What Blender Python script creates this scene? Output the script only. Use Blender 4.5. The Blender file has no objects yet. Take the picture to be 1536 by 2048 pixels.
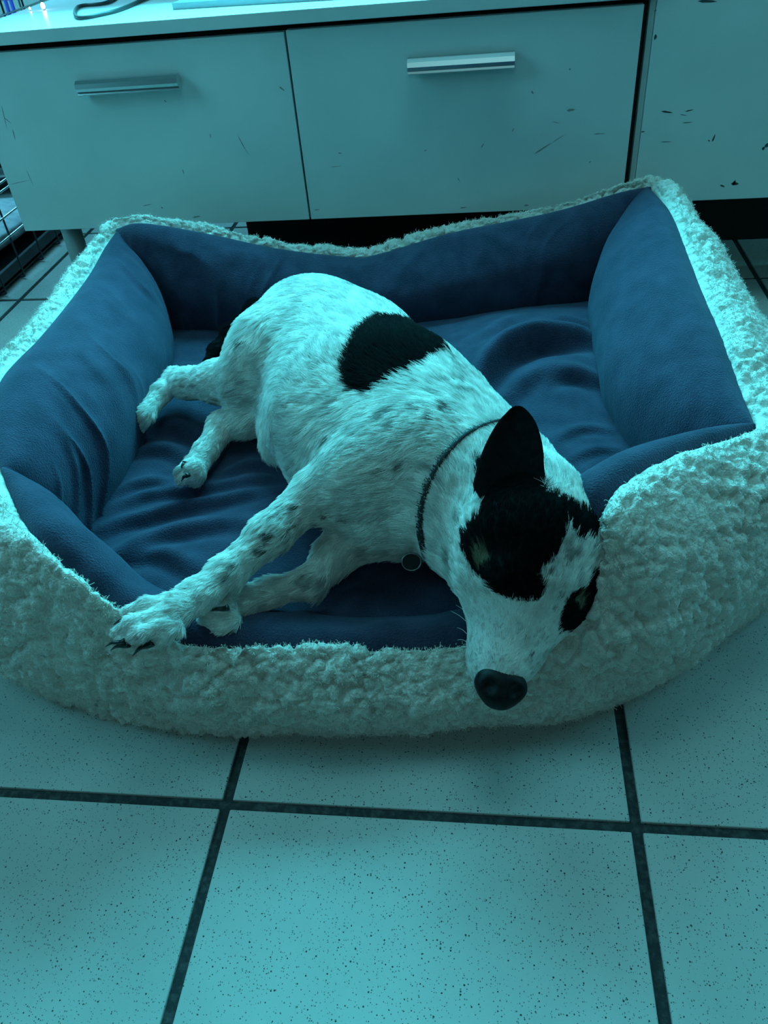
import bpy, math, random
import numpy as np
from mathutils import Matrix, Vector

random.seed(3)
rng = np.random.default_rng(7)
C = bpy.context.scene.collection
sc = bpy.context.scene

# ------------------------------------------------------------------ camera
CAM = np.array([0.257655, -0.399707, 0.723201])
EUL = (0.874162, 0.077524, 0.102161)
FOC = 1587.217                      # focal length in pixels of the 1536 x 2048 photograph


def rot3(rx, ry, rz):
    cx, sx, cy, sy, cz, sz = math.cos(rx), math.sin(rx), math.cos(ry), math.sin(ry), math.cos(rz), math.sin(rz)
    X = np.array([[1, 0, 0], [0, cx, -sx], [0, sx, cx]])
    Y = np.array([[cy, 0, sy], [0, 1, 0], [-sy, 0, cy]])
    Z = np.array([[cz, -sz, 0], [sz, cz, 0], [0, 0, 1]])
    return Z @ Y @ X


RC = rot3(*EUL)
cd = bpy.data.cameras.new('camera')
cd.sensor_fit = 'VERTICAL'
cd.sensor_height = 36.0
cd.lens = FOC * 36.0 / 2048.0
cd.clip_start = 0.02
cam = bpy.data.objects.new('camera', cd)
cam.matrix_world = Matrix([[*RC[0], CAM[0]], [*RC[1], CAM[1]], [*RC[2], CAM[2]], [0, 0, 0, 1]])
C.objects.link(cam)
sc.camera = cam

# ------------------------------------------------------------------ light and exposure
sc.view_settings.view_transform = 'Standard'
sc.view_settings.look = 'None'
sc.view_settings.gamma = 1.0
sc.view_settings.use_curve_mapping = False
sc.view_settings.exposure = 0.32
TV_STRENGTH = 20.0
TV_COLOR = (0.085, 0.80, 0.98)
w = bpy.data.worlds.new('world')
sc.world = w
w.use_nodes = True
w.node_tree.nodes['Background'].inputs[0].default_value = (0.20, 0.72, 0.80, 1)
w.node_tree.nodes['Background'].inputs[1].default_value = 0.015


def area(name, loc, target, size, size_y, power, col):
    l = bpy.data.lights.new(name, 'AREA')
    l.shape = 'RECTANGLE'
    l.size, l.size_y, l.energy, l.color = size, size_y, power, col
    o = bpy.data.objects.new(name, l)
    o.location = loc
    o.rotation_euler = (Vector(target) - Vector(loc)).to_track_quat('-Z', 'Y').to_euler()
    C.objects.link(o)
    return o


area('side_window_light', (2.2, 0.95, 1.15), (0.4, 0.2, 0.1), 0.8, 0.9, 11, (0.15, 0.80, 0.98))
area('string_lights_glow', (-1.05, 1.72, 1.15), (-0.95, 1.60, 0.0), 0.5, 0.4, 9, (0.16, 0.70, 1.0))
area('left_window_light', (-1.7, 0.15, 1.6), (0.25, 0.25, 0.1), 0.9, 0.9, 13.5, (0.15, 0.80, 0.98))
area('front_fill_light', (0.3, -1.7, 1.9), (0.2, 0.1, 0.1), 1.4, 1.0, 4.5, (0.36, 0.92, 0.98))
area('overhead_fill_light', (0.3, 0.75, 2.5), (0.25, 0.3, 0.0), 1.1, 0.9, 11, (0.25, 0.88, 0.98))  # added soft fill from overhead, not a lamp of the room


# ------------------------------------------------------------------ helpers
def at(px, py, z):
    """point of the room at height z seen at a pixel of the photograph"""
    v = RC @ np.array([(px - 768) / FOC, -(py - 1024) / FOC, -1.0])
    return CAM + v * ((z - CAM[2]) / v[2])


def depth(q):
    return float((np.asarray(q) - CAM) @ -RC[:, 2])


def pix(P):
    d = (P - CAM) @ RC
    return np.stack([768 + FOC * d[..., 0] / -d[..., 2], 1024 - FOC * d[..., 1] / -d[..., 2]], -1)


def node(px, py, z, rpx):
    q = at(px, py, z)
    return q, rpx * depth(q) / FOC


BA = math.radians(6)
BU = np.array([math.cos(BA), math.sin(BA), 0.0])
BV = np.array([-math.sin(BA), math.cos(BA), 0.0])
BO = np.array([0.1, 0.08, 0.0])


def bed(u, v, z):
    u, v, z = np.broadcast_arrays(np.asarray(u, float), np.asarray(v, float), np.asarray(z, float))
    return BO + u[..., None] * BU + v[..., None] * BV + z[..., None] * np.array([0, 0, 1.0])


def hash3(i, seed=0):
    i = i.astype(np.int64)
    h = (i[..., 0] * 374761393 + i[..., 1] * 668265263 + i[..., 2] * 2147483647 + seed * 974711) & 0xFFFFFFFF
    h = ((h ^ (h >> 13)) * 1274126177) & 0xFFFFFFFF
    h = ((h ^ (h >> 16)) * 2246822519) & 0xFFFFFFFF
    return ((h ^ (h >> 15)) & 0xFFFFFF) / float(0x1000000)


def vnoise(P, seed=0):
    """value noise in [-1, 1]"""
    i = np.floor(P)
    f = P - i
    f = f * f * f * (f * (f * 6 - 15) + 10)
    r = 0
    for dx in (0, 1):
        for dy in (0, 1):
            for dz in (0, 1):
                wgt = (f[..., 0] if dx else 1 - f[..., 0]) * (f[..., 1] if dy else 1 - f[..., 1]) * (f[..., 2] if dz else 1 - f[..., 2])
                r = r + wgt * hash3(i + np.array([dx, dy, dz]), seed)
    return r * 2 - 1


def fbm(P, seed=0, octv=3):
    r, a = 0, 1.0
    for k in range(octv):
        r = r + a * vnoise(P * (2 ** k), seed + k * 17)
        a *= 0.5
    return r


def worley(P, seed=0):
    i = np.floor(P)
    best = np.full(P.shape[:-1], 9.0)
    for dx in (-1, 0, 1):
        for dy in (-1, 0, 1):
            for dz in (-1, 0, 1):
                c = i + np.array([dx, dy, dz])
                q = c + np.stack([hash3(c, seed), hash3(c, seed + 1), hash3(c, seed + 2)], -1)
                best = np.minimum(best, ((q - P) ** 2).sum(-1))
    return np.sqrt(best)


def sstep(a, b, x):
    t = np.clip((x - a) / (b - a), 0, 1)
    return t * t * (3 - 2 * t)


def catmull(P, n, closed=False):
    """Catmull-Rom through rows of P, n samples evenly by length of the first three columns"""
    P = np.asarray(P, float)
    if closed:
        Q = np.vstack([P[-1:], P, P[:2]])
        segs = len(P)
    else:
        Q = np.vstack([2 * P[0] - P[1], P, 2 * P[-1] - P[-2]])
        segs = len(P) - 1
    t = np.linspace(0, 1, 24, endpoint=False)[:, None]
    out = []
    for k in range(segs):
        a, b, c, d = Q[k:k + 4]
        out.append(0.5 * ((2 * b) + (c - a) * t + (2 * a - 5 * b + 4 * c - d) * t ** 2 + (3 * b - a - 3 * c + d) * t ** 3))
    out = np.vstack(out + [P[:1] if closed else P[-1:]])
    L = np.concatenate([[0], np.cumsum(np.linalg.norm(np.diff(out[:, :3], axis=0), axis=1))])
    s = np.linspace(0, L[-1], n + 1 if closed else n)
    if closed:
        s = s[:-1]
    return np.stack([np.interp(s, L, out[:, j]) for j in range(out.shape[1])], 1)


def mesh_obj(name, V, F, m=None, parent=None, smooth=True, cols=None):
    me = bpy.data.meshes.new(name)
    V = np.asarray(V, np.float32)
    if isinstance(F, np.ndarray):
        k = F.shape[1]
        me.vertices.add(len(V))
        me.vertices.foreach_set('co', V.ravel())
        me.loops.add(F.size)
        me.loops.foreach_set('vertex_index', F.astype(np.int32).ravel())
        me.polygons.add(len(F))
        me.polygons.foreach_set('loop_start', np.arange(0, F.size, k, dtype=np.int32))
        me.polygons.foreach_set('loop_total', np.full(len(F), k, np.int32))
        me.update(calc_edges=True)
    else:
        me.from_pydata([tuple(v) for v in V], [], F)
    me.polygons.foreach_set('use_smooth', np.full(len(me.polygons), smooth))
    if cols is not None:
        at_ = me.color_attributes.new('coat', 'FLOAT_COLOR', 'POINT')
        at_.data.foreach_set('color', np.hstack([cols, np.ones((len(cols), 1))]).astype(np.float32).ravel())
    me.validate()
    o = bpy.data.objects.new(name, me)
    C.objects.link(o)
    if m:
        me.materials.append(m)
    if parent:
        o.parent = parent
        o.matrix_parent_inverse = parent.matrix_world.inverted()
    return o


def grid_faces(n, m, wrap_n=False, wrap_m=False):
    i, j = np.meshgrid(np.arange(n if wrap_n else n - 1), np.arange(m if wrap_m else m - 1), indexing='ij')
    i2, j2 = (i + 1) % n, (j + 1) % m
    return np.stack([i * m + j, i2 * m + j, i2 * m + j2, i * m + j2], -1).reshape(-1, 4)


def vnormals(V, F):
    n = np.zeros_like(V)
    a = np.cross(V[F[:, 2]] - V[F[:, 0]], V[F[:, 3]] - V[F[:, 1]])
    for k in range(4):
        np.add.at(n, F[:, k], a)
    return n / np.maximum(np.linalg.norm(n, axis=1, keepdims=True), 1e-12)


class MB:
    """collects simple shapes into one mesh"""
    def __init__(s):
        s.V, s.F = [], []

    def box(s, x0, x1, y0, y1, z0, z1, bev=0.0):
        import bmesh
        bm = bmesh.new()
        bmesh.ops.create_cube(bm, size=1)
        for v in bm.verts:
            v.co = ((x0 + x1) / 2 + v.co.x * (x1 - x0), (y0 + y1) / 2 + v.co.y * (y1 - y0), (z0 + z1) / 2 + v.co.z * (z1 - z0))
        if bev:
            bmesh.ops.bevel(bm, geom=bm.edges[:], offset=bev, segments=2, affect='EDGES', profile=0.5)
        b = len(s.V)
        bm.verts.index_update()
        s.V += [tuple(v.co) for v in bm.verts]
        s.F += [[b + v.index for v in f.verts] for f in bm.faces]
        bm.free()
        return s

    def tube(s, pts, r, n=8, caps=True):
        pts = np.asarray(pts, float)
        r = np.broadcast_to(np.asarray(r, float), (len(pts),))
        T = np.gradient(pts, axis=0)
        T /= np.linalg.norm(T, axis=1, keepdims=True) + 1e-12
        up = np.array([0, 0, 1.0]) if abs(T[0][2]) < 0.9 else np.array([1.0, 0, 0])
        b = len(s.V)
        a = np.linspace(0, 2 * math.pi, n, endpoint=False)
        for k in range(len(pts)):
            x = np.cross(up, T[k])
            x /= np.linalg.norm(x) + 1e-12
            y = np.cross(T[k], x)
            up = y
            for q in a:
                s.V.append(tuple(pts[k] + r[k] * (math.cos(q) * x + math.sin(q) * y)))
        for k in range(len(pts) - 1):
            for j in range(n):
                s.F.append([b + k * n + j, b + k * n + (j + 1) % n, b + (k + 1) * n + (j + 1) % n, b + (k + 1) * n + j])
        if caps:
            s.F.append([b + j for j in range(n)][::-1])
            s.F.append([b + (len(pts) - 1) * n + j for j in range(n)])
        return s

    def prism(s, poly, z0, z1):
        b, n = len(s.V), len(poly)
        s.V += [(x, y, z0) for x, y in poly] + [(x, y, z1) for x, y in poly]
        s.F += [[b + n + i for i in range(n)], [b + i for i in range(n)][::-1]]
        s.F += [[b + i, b + (i + 1) % n, b + n + (i + 1) % n, b + n + i] for i in range(n)]
        return s

    def build(s, name, m, parent=None, smooth=False):
        return mesh_obj(name, np.array(s.V), s.F, m, parent, smooth)


def tag(o, label=None, cat=None, group=None, kind=None):
    for k, v in (('label', label), ('category', cat), ('group', group), ('kind', kind)):
        if v:
            o[k] = v
    return o


def empty(name, loc):
    o = bpy.data.objects.new(name, None)
    o.location = tuple(loc)
    o.empty_display_size = 0.05
    C.objects.link(o)
    bpy.context.view_layer.update()
    return o


# ------------------------------------------------------------------ materials
def mat(name, col, rough=0.5, metal=0.0, spec=0.5, sheen=0.0, sheen_tint=None, coat=0.0):
    m = bpy.data.materials.new(name)
    m.use_nodes = True
    b = m.node_tree.nodes['Principled BSDF']
    b.inputs['Base Color'].default_value = (*col, 1)
    b.inputs['Roughness'].default_value = rough
    b.inputs['Metallic'].default_value = metal
    b.inputs['Specular IOR Level'].default_value = spec
    b.inputs['Sheen Weight'].default_value = sheen
    if sheen_tint:
        b.inputs['Sheen Tint'].default_value = (*sheen_tint, 1)
    b.inputs['Coat Weight'].default_value = coat
    return m


def nd(m, typ, **kw):
    n = m.node_tree.nodes.new(typ)
    for k, v in kw.items():
        if k.startswith('i_'):
            n.inputs[k[2:].replace('_', ' ')].default_value = v
        else:
            setattr(n, k, v)
    return n


def ln(m, a, ao, b, bi):
    m.node_tree.links.new(a.outputs[ao], b.inputs[bi])


def bsdf(m):
    return m.node_tree.nodes['Principled BSDF']


def noise_tint(m, c1, c2, scale, detail=4, lo=0.35, hi=0.65, bump=0.0, bscale=None, bdist=0.002):
    pos = nd(m, 'ShaderNodeNewGeometry')
    n = nd(m, 'ShaderNodeTexNoise', i_Scale=scale, i_Detail=detail)
    ln(m, pos, 'Position', n, 'Vector')
    r = nd(m, 'ShaderNodeValToRGB')
    r.color_ramp.elements[0].position, r.color_ramp.elements[0].color = lo, (*c1, 1)
    r.color_ramp.elements[1].position, r.color_ramp.elements[1].color = hi, (*c2, 1)
    ln(m, n, 'Fac', r, 'Fac')
    ln(m, r, 'Color', bsdf(m), 'Base Color')
    if bump:
        n2 = nd(m, 'ShaderNodeTexNoise', i_Scale=bscale or scale * 8, i_Detail=3)
        ln(m, pos, 'Position', n2, 'Vector')
        bp = nd(m, 'ShaderNodeBump', i_Strength=bump, i_Distance=bdist)
        ln(m, n2, 'Fac', bp, 'Height')
        ln(m, bp, 'Normal', bsdf(m), 'Normal')
    return m


M = {}
M['grout'] = noise_tint(mat('grout', (0.02, 0.02, 0.02), 0.9), (0.016, 0.020, 0.022), (0.06, 0.065, 0.065), 160, 3, 0.45, 0.75, 0.3, 700)
M['white_laminate'] = noise_tint(mat('white_laminate', (0.6, 0.6, 0.58), 0.3), (0.58, 0.61, 0.61), (0.66, 0.69, 0.69), 5, 4)
M['edge_laminate'] = mat('edge_laminate', (0.5, 0.5, 0.48), 0.5)
M['dark_gap'] = mat('dark_gap', (0.012, 0.012, 0.012), 0.8)
M['steel'] = mat('steel', (0.62, 0.64, 0.66), 0.28, 1.0)
M['leg_metal'] = mat('leg_metal', (0.36, 0.36, 0.36), 0.6, 0.3)
M['scuff'] = mat('scuff', (0.05, 0.05, 0.05), 0.7)
M['scuff_faint'] = mat('scuff_faint', (0.25, 0.25, 0.24), 0.7)
M['black_plastic'] = mat('black_plastic', (0.012, 0.012, 0.014), 0.45)
M['tray_plastic'] = noise_tint(mat('tray_plastic', (0.02, 0.022, 0.03), 0.5), (0.012, 0.014, 0.018), (0.03, 0.034, 0.042), 12)
M['cable_rubber'] = mat('cable_rubber', (0.03, 0.04, 0.045), 0.45)
M['glass_base'] = mat('glass_base', (0.35, 0.42, 0.46), 0.15)
M['chrome_wire'] = mat('chrome_wire', (0.75, 0.78, 0.8), 0.25, 1.0)
M['black_wire'] = mat('black_wire', (0.02, 0.022, 0.026), 0.35)
M['crate_pad'] = noise_tint(mat('crate_pad', (0.4, 0.42, 0.45), 0.9), (0.33, 0.36, 0.40), (0.48, 0.50, 0.53), 40, bump=0.3)
M['wall_paint'] = noise_tint(mat('wall_paint', (0.6, 0.6, 0.55), 0.8), (0.52, 0.56, 0.50), (0.60, 0.63, 0.57), 9, bump=0.15, bscale=300)

# speckled glazed floor tile
m = mat('floor_tile', (0.6, 0.6, 0.58), 0.6, spec=0.22)
pos = nd(m, 'ShaderNodeNewGeometry')
big = nd(m, 'ShaderNodeTexNoise', i_Scale=7.0, i_Detail=5.0)
ln(m, pos, 'Position', big, 'Vector')
ramp = nd(m, 'ShaderNodeValToRGB')
ramp.color_ramp.elements[0].position, ramp.color_ramp.elements[0].color = 0.3, (0.395, 0.40, 0.38, 1)
ramp.color_ramp.elements[1].position, ramp.color_ramp.elements[1].color = 0.7, (0.475, 0.48, 0.46, 1)
ln(m, big, 'Fac', ramp, 'Fac')
prev = (ramp, 'Color')
for scale, thr, cols in ((330, 0.205, (0.04, 0.045, 0.045)), (560, 0.25, (0.13, 0.14, 0.135))):
    wob = nd(m, 'ShaderNodeTexNoise', i_Scale=scale * 1.3, i_Detail=1.0)
    ln(m, pos, 'Position', wob, 'Vector')
    vo = nd(m, 'ShaderNodeTexVoronoi', i_Scale=scale)
    ln(m, pos, 'Position', vo, 'Vector')
    # only a share of the cells carries a speck, of its own size
    sz = nd(m, 'ShaderNodeMath', operation='MULTIPLY')
    sep = nd(m, 'ShaderNodeSeparateColor')
    ln(m, vo, 'Color', sep, 'Color')
    pw = nd(m, 'ShaderNodeMath', operation='POWER')
    ln(m, sep, 'Red', pw, 0)
    pw.inputs[1].default_value = 1.5
    ln(m, pw, 0, sz, 0)
    sz.inputs[1].default_value = thr * 2.1
    ad = nd(m, 'ShaderNodeMath', operation='MULTIPLY_ADD')
    ln(m, wob, 'Fac', ad, 0)
    ad.inputs[1].default_value = 0.30
    ln(m, vo, 'Distance', ad, 2)
    lt = nd(m, 'ShaderNodeMath', operation='LESS_THAN')
    ln(m, ad, 0, lt, 0)
    ln(m, sz, 0, lt, 1)
    mx = nd(m, 'ShaderNodeMix', data_type='RGBA')
    ln(m, lt, 0, mx, 'Factor')
    m.node_tree.links.new(prev[0].outputs[prev[1]], mx.inputs[6])
    mx.inputs[7].default_value = (*cols, 1)
    prev = (mx, 2)
m.node_tree.links.new(prev[0].outputs[prev[1]], bsdf(m).inputs['Base Color'])
fine = nd(m, 'ShaderNodeTexNoise', i_Scale=900.0, i_Detail=2.0)
ln(m, pos, 'Position', fine, 'Vector')
bp = nd(m, 'ShaderNodeBump', i_Strength=0.10, i_Distance=0.001)
ln(m, fine, 'Fac', bp, 'Height')
ln(m, bp, 'Normal', bsdf(m), 'Normal')
M['tile'] = m

M['velvet'] = noise_tint(mat('velvet', (0.03, 0.09, 0.2), 0.85, spec=0.15, sheen=0.25, sheen_tint=(0.35, 0.55, 0.75)),
                         (0.018, 0.021, 0.045), (0.040, 0.042, 0.080), 34, 8, 0.3, 0.7, 0.9, 520, 0.0022)
m = noise_tint(mat('sherpa', (0.7, 0.66, 0.58), 0.95, spec=0.1, sheen=0.25), (0.62, 0.59, 0.53), (0.75, 0.72, 0.66), 30, 5, 0.3, 0.7)
pos = nd(m, 'ShaderNodeNewGeometry')
wn = nd(m, 'ShaderNodeTexNoise', i_Scale=120.0, i_Detail=2.0)
ln(m, pos, 'Position', wn, 'Vector')
wm = nd(m, 'ShaderNodeMix', data_type='VECTOR')
wm.inputs['Factor'].default_value = 0.008
ln(m, pos, 'Position', wm, 4)
ln(m, wn, 'Color', wm, 5)
vo = nd(m, 'ShaderNodeTexVoronoi', i_Scale=270.0)
ln(m, wm, 1, vo, 'Vector')
n3 = nd(m, 'ShaderNodeTexNoise', i_Scale=700.0, i_Detail=2.0)
ln(m, pos, 'Position', n3, 'Vector')
cm = nd(m, 'ShaderNodeMath', operation='MULTIPLY_ADD')
ln(m, n3, 'Fac', cm, 0)
cm.inputs[1].default_value = -0.7
ln(m, vo, 'Distance', cm, 2)
bp = nd(m, 'ShaderNodeBump', i_Strength=0.5, i_Distance=0.003)
bp.invert = True
ln(m, cm, 0, bp, 'Height')
ln(m, bp, 'Normal', bsdf(m), 'Normal')
M['sherpa'] = m

m = mat('dog_skin', (0.7, 0.7, 0.68), 0.9, spec=0.05)
a_ = nd(m, 'ShaderNodeAttribute', attribute_name='coat')
ln(m, a_, 'Color', bsdf(m), 'Base Color')
M['skin'] = m
m = mat('dog_fur', (0.7, 0.7, 0.68), 0.8, spec=0.06)
a_ = nd(m, 'ShaderNodeAttribute', attribute_name='coat')
ln(m, a_, 'Color', bsdf(m), 'Base Color')
tr_ = nd(m, 'ShaderNodeBsdfTranslucent')
ln(m, a_, 'Color', tr_, 'Color')
mixs = nd(m, 'ShaderNodeMixShader')
mixs.inputs[0].default_value = 0.35
ln(m, bsdf(m), 0, mixs, 1)
ln(m, tr_, 0, mixs, 2)
ln(m, mixs, 0, m.node_tree.nodes['Material Output'], 0)
M['fur'] = m
M['nose'] = noise_tint(mat('dog_nose', (0.01, 0.012, 0.014), 0.4, spec=0.16), (0.002, 0.0025, 0.003), (0.005, 0.006, 0.007), 200, 2, 0.4, 0.6, 0.5, 1100, 0.0008)
M['claw'] = mat('claw', (0.012, 0.012, 0.014), 0.3)
M['collar'] = noise_tint(mat('collar_webbing', (0.02, 0.02, 0.02), 0.7), (0.006, 0.006, 0.007), (0.22, 0.22, 0.20), 420, 0, 0.68, 0.72)
M['tag_metal'] = mat('tag_metal', (0.16, 0.16, 0.16), 0.4, 1.0)
M['tag_disc'] = mat('tag_disc', (0.005, 0.006, 0.007), 0.6, spec=0.2)

# ------------------------------------------------------------------ floor
floor = MB().box(-3.2, 2.8, -2.2, 2.0, -0.06, -0.0035).build('floor', M['grout'])
tag(floor, 'grey speckled square floor tiles with dark recessed grout', kind='structure')
TP, GW = 0.4, 0.0105
tile0 = None
for i in range(-4, 5):
    for j in range(-3, 5):
        if tile0 is None:
            h = TP / 2 - GW / 2
            tile0 = MB().box(-h, h, -h, h, -0.012, 0.0, 0.0012).build('tile', M['tile'])
            o = tile0
        else:
            o = tile0.copy()
            C.objects.link(o)
        o.parent = floor
        o.location = (i * TP + TP / 2, j * TP + TP / 2, rng.uniform(-0.0006, 0.0))
wall = MB().box(-3.2, 2.8, 1.98, 2.06, -0.06, 2.6).build('wall_back', M['wall_paint'])
tag(wall, 'pale wall behind the television cabinet', kind='structure')

# ------------------------------------------------------------------ television cabinet
YC = 1.090
cab = empty('tv_cabinet', (-0.08, 1.30, 0))
tag(cab, 'low white television cabinet with two scuffed drawer fronts on round legs', 'cabinet')
MB().box(-0.652, 0.512, YC + 0.022, 1.52, 0.205, 0.5145, 0.001).build('body', M['dark_gap'], cab)
MB().box(-0.652, 0.512, YC - 0.012, 1.55, 0.5150, 0.5350, 0.0012).build('worktop', M['white_laminate'], cab)
sp = MB().box(0.5070, 0.5160, YC + 0.006, 1.52, 0.195, 0.5145, 0.0006).build('side_panel', M['edge_laminate'], cab)
for x0, x1, hx0, hx1, z1 in ((-0.6587, -0.0795, -0.456, -0.271, 0.5035), (-0.0760, 0.4985, 0.124, 0.299, 0.5055)):
    d = MB().box(x0, x1 - (0.001 if x1 > 0.4 else 0), YC, YC + 0.018, 0.1936, z1, 0.0008).build('drawer', M['white_laminate'], cab)
    hm = MB()
    # a half-round bar with a flat lip, on two short posts
    yz = [(-0.004, 0.012), (-0.016, 0.0125), (-0.023, 0.008), (-0.0255, 0.001), (-0.023, -0.004), (-0.019, -0.0062), (-0.0205, -0.0095), (-0.017, -0.0115), (-0.008, -0.0105), (-0.004, -0.004)]
    n = len(yz)
    b = len(hm.V)
    for x in (hx0, hx1):
        hm.V += [(x, YC + y, 0.4425 + z) for y, z in yz]
    hm.F += [[b + i, b + (i + 1) % n, b + n + (i + 1) % n, b + n + i] for i in range(n)]
    hm.F += [[b + i for i in range(n)][::-1], [b + n + i for i in range(n)]]
    h = hm.build('handle', M['steel'], d, smooth=False)
    h['label'] = 'brushed metal bar handle'
    for x in (hx0 + 0.02, hx1 - 0.02):
        MB().tube([(x, YC, 0.444), (x, YC - 0.008, 0.444)], 0.004, 8).build('handle_post', M['steel'], h)


def scuffs(parent, y, marks, mt):
    s = MB()
    for x0, z0, x1, z1, wd in marks:
        d = np.array([x1 - x0, z1 - z0])
        L = np.hypot(*d)
        d /= L
        nn = np.array([-d[1], d[0]]) * wd / 2
        b = len(s.V)
        pts = [(x0, z0), (x0 + d[0] * L * .3 + nn[0], z0 + d[1] * L * .3 + nn[1]), (x0 + d[0] * L * .75 + nn[0] * .7, z0 + d[1] * L * .75 + nn[1] * .7), (x1, z1),
               (x0 + d[0] * L * .7 - nn[0] * .7, z0 + d[1] * L * .7 - nn[1] * .7), (x0 + d[0] * L * .25 - nn[0], z0 + d[1] * L * .25 - nn[1])]
        s.V += [(x, y - 0.0002, z) for x, z in pts] + [(x, y + 0.0004, z) for x, z in pts]
        s.F += [[b + i for i in range(6)]]
        s.F += [[b + i, b + 6 + i, b + 6 + (i + 1) % 6, b + (i + 1) % 6] for i in range(6)]
    o = s.build('scuff_marks', mt, parent)
    o['kind'] = 'stuff'
    return o


def pxz(px, py, y):
    v = RC @ np.array([(px - 768) / FOC, -(py - 1024) / FOC, -1.0])
    q = CAM + v * ((y - CAM[1]) / v[1])
    return q[0], q[2]


def marks(lst, y):
    out = []
    for x0, y0, x1, y1, wd in lst:
        out.append((*pxz(x0, y0, y), *pxz(x1, y1, y), wd))
    return out


dr = [c for c in cab.children if c.name.startswith('drawer')]
scuffs(dr[0], YC, marks([(3, 210, 14, 258, .0015), (8, 235, 23, 247, .0015), (25, 258, 31, 281, .002), (52, 338, 67, 372, .0012), (20, 369, 60, 360, .001),
                         (328, 200, 333, 205, .002), (365, 338, 368, 349, .002), (420, 267, 422, 277, .0018), (385, 435, 402, 432, .003), (558, 173, 570, 182, .003),
                         (475, 270, 490, 298, .0015), (482, 285, 498, 310, .001), (285, 412, 305, 408, .0015), (322, 414, 326, 417, .003)], YC), M['scuff_faint'])
scuffs(dr[1], YC, marks([(1133, 221, 1151, 219, .0045), (1068, 308, 1104, 285, .0025), (1104, 285, 1130, 269, .001), (1186, 268, 1213, 267, .0015), (1063, 182, 1067, 188, .003),
                         (962, 296, 968, 286, .002), (1024, 264, 1028, 256, .002), (1138, 139, 1142, 138, .003), (676, 306, 684, 307, .002), (660, 334, 684, 332, .001),
                         (628, 420, 640, 419, .002), (920, 416, 934, 414, .002), (1048, 411, 1058, 410, .003), (1105, 243, 1120, 247, .0012), (1178, 326, 1182, 322, .002),
                         (915, 355, 920, 364, .0015), (848, 302, 853, 300, .002)], YC), M['scuff_faint'])
for x, y in ((-0.614, 1.185), (-0.614, 1.46), (0.46, 1.185), (0.46, 1.46)):
    MB().tube([(x, y, 0.0), (x, y, 0.004), (x, y, 0.205)], [0.017, 0.0205, 0.0205], 24).build('leg', M['leg_metal'], cab, True)

MB().box(-0.30, 0.512, 1.40, 1.418, 0.0, 0.205).build('shade_panel', M['dark_gap'], cab)  # added dark sheet standing in for the shade under the cabinet
cab2 = empty('storage_cabinet', (0.9, 1.30, 0))
tag(cab2, 'white cabinet with a tall scratched door right of the drawers', 'cabinet')
MB().box(0.5200, 1.45, YC + 0.022, 1.27, 0.205, 0.95, 0.001).build('body', M['dark_gap'], cab2)
dd = MB().box(0.5165, 1.10, YC - 0.001, YC + 0.018, 0.1985, 0.94, 0.0012).build('door', M['white_laminate'], cab2)
MB().box(1.104, 1.45, YC - 0.001, YC + 0.018, 0.1985, 0.94, 0.0012).build('door', M['white_laminate'], cab2)
scuffs(dd, YC - 0.001, marks([(1308, 74, 1314, 74, .008), (1322, 222, 1346, 226, .003), (1370, 223, 1388, 219, .002), (1364, 246, 1385, 244, .0012), (1320, 284, 1345, 283, .001),
                              (1424, 284, 1431, 268, .003), (1416, 280, 1420, 283, .002), (1335, 370, 1345, 357, .003), (1282, 264, 1290, 263, .002), (1462, 367, 1478, 368, .006),
                              (1466, 370, 1471, 360, .005), (1524, 300, 1530, 293, .005), (1531, 295, 1536, 286, .006), (1395, 2, 1435, 3, .004), (1440, 370, 1450, 374, .003),
                              (1360, 229, 1374, 231, .001), (1308, 22, 1314, 20, .001)], YC - 0.001), M['scuff'])
MB().box(0.52, 1.45, 1.40, 1.418, 0.0, 0.205).build('shade_panel', M['dark_gap'], cab2)  # the added shade sheet carried on under this cabinet
for x, y in ((0.60, 1.46), (1.38, 1.46)):
    MB().tube([(x, y, 0.0), (x, y, 0.004), (x, y, 0.205)], [0.017, 0.0205, 0.0205], 24).build('leg', M['leg_metal'], cab2, True)

# ------------------------------------------------------------------ television on the cabinet, its base at the top edge of the frame
tv = empty('television', (0.05, 1.28, 0.535))
tag(tv, 'television on the white cabinet, flat grey base plate showing', 'television')
MB().prism([(-0.292, 1.184), (0.40, 1.110), (0.43, 1.37), (-0.262, 1.44)], 0.5352, 0.5450).build('base', M['glass_base'], tv)
MB().box(-0.02, 0.14, 1.31, 1.34, 0.545, 0.70, 0.004).build('neck', M['black_plastic'], tv)
MB().box(-0.60, 0.68, 1.295, 1.33, 0.965 - 0.31, 1.38, 0.006).build('casing', M['black_plastic'], tv)
m = bpy.data.materials.new('lit_screen')
m.use_nodes = True
m.node_tree.nodes.clear()
em = nd(m, 'ShaderNodeEmission', i_Color=(*TV_COLOR, 1), i_Strength=TV_STRENGTH)
ou = nd(m, 'ShaderNodeOutputMaterial')
ln(m, em, 0, ou, 0)
scr = MB().box(-0.585, 0.665, 1.2925, 1.296, 0.675, 1.365).build('screen', m, tv)
scr['label'] = 'lit cyan screen'

# cable loop lying on the cabinet
cpx = [(300, -8), (262, 10), (230, 22), (196, 30), (170, 35), (155, 34), (150, 27), (152, 18), (158, 13), (172, 10), (190, 9), (206, 7), (220, 2), (232, -6)]
cp = np.array([at(x, y, 0.5385) for x, y in cpx])
cable = MB().tube(catmull(cp, 80), 0.0032, 10).build('cable', M['cable_rubber'], None, True)
tag(cable, 'thin dark cable looped on the white cabinet top', 'cable')

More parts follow.
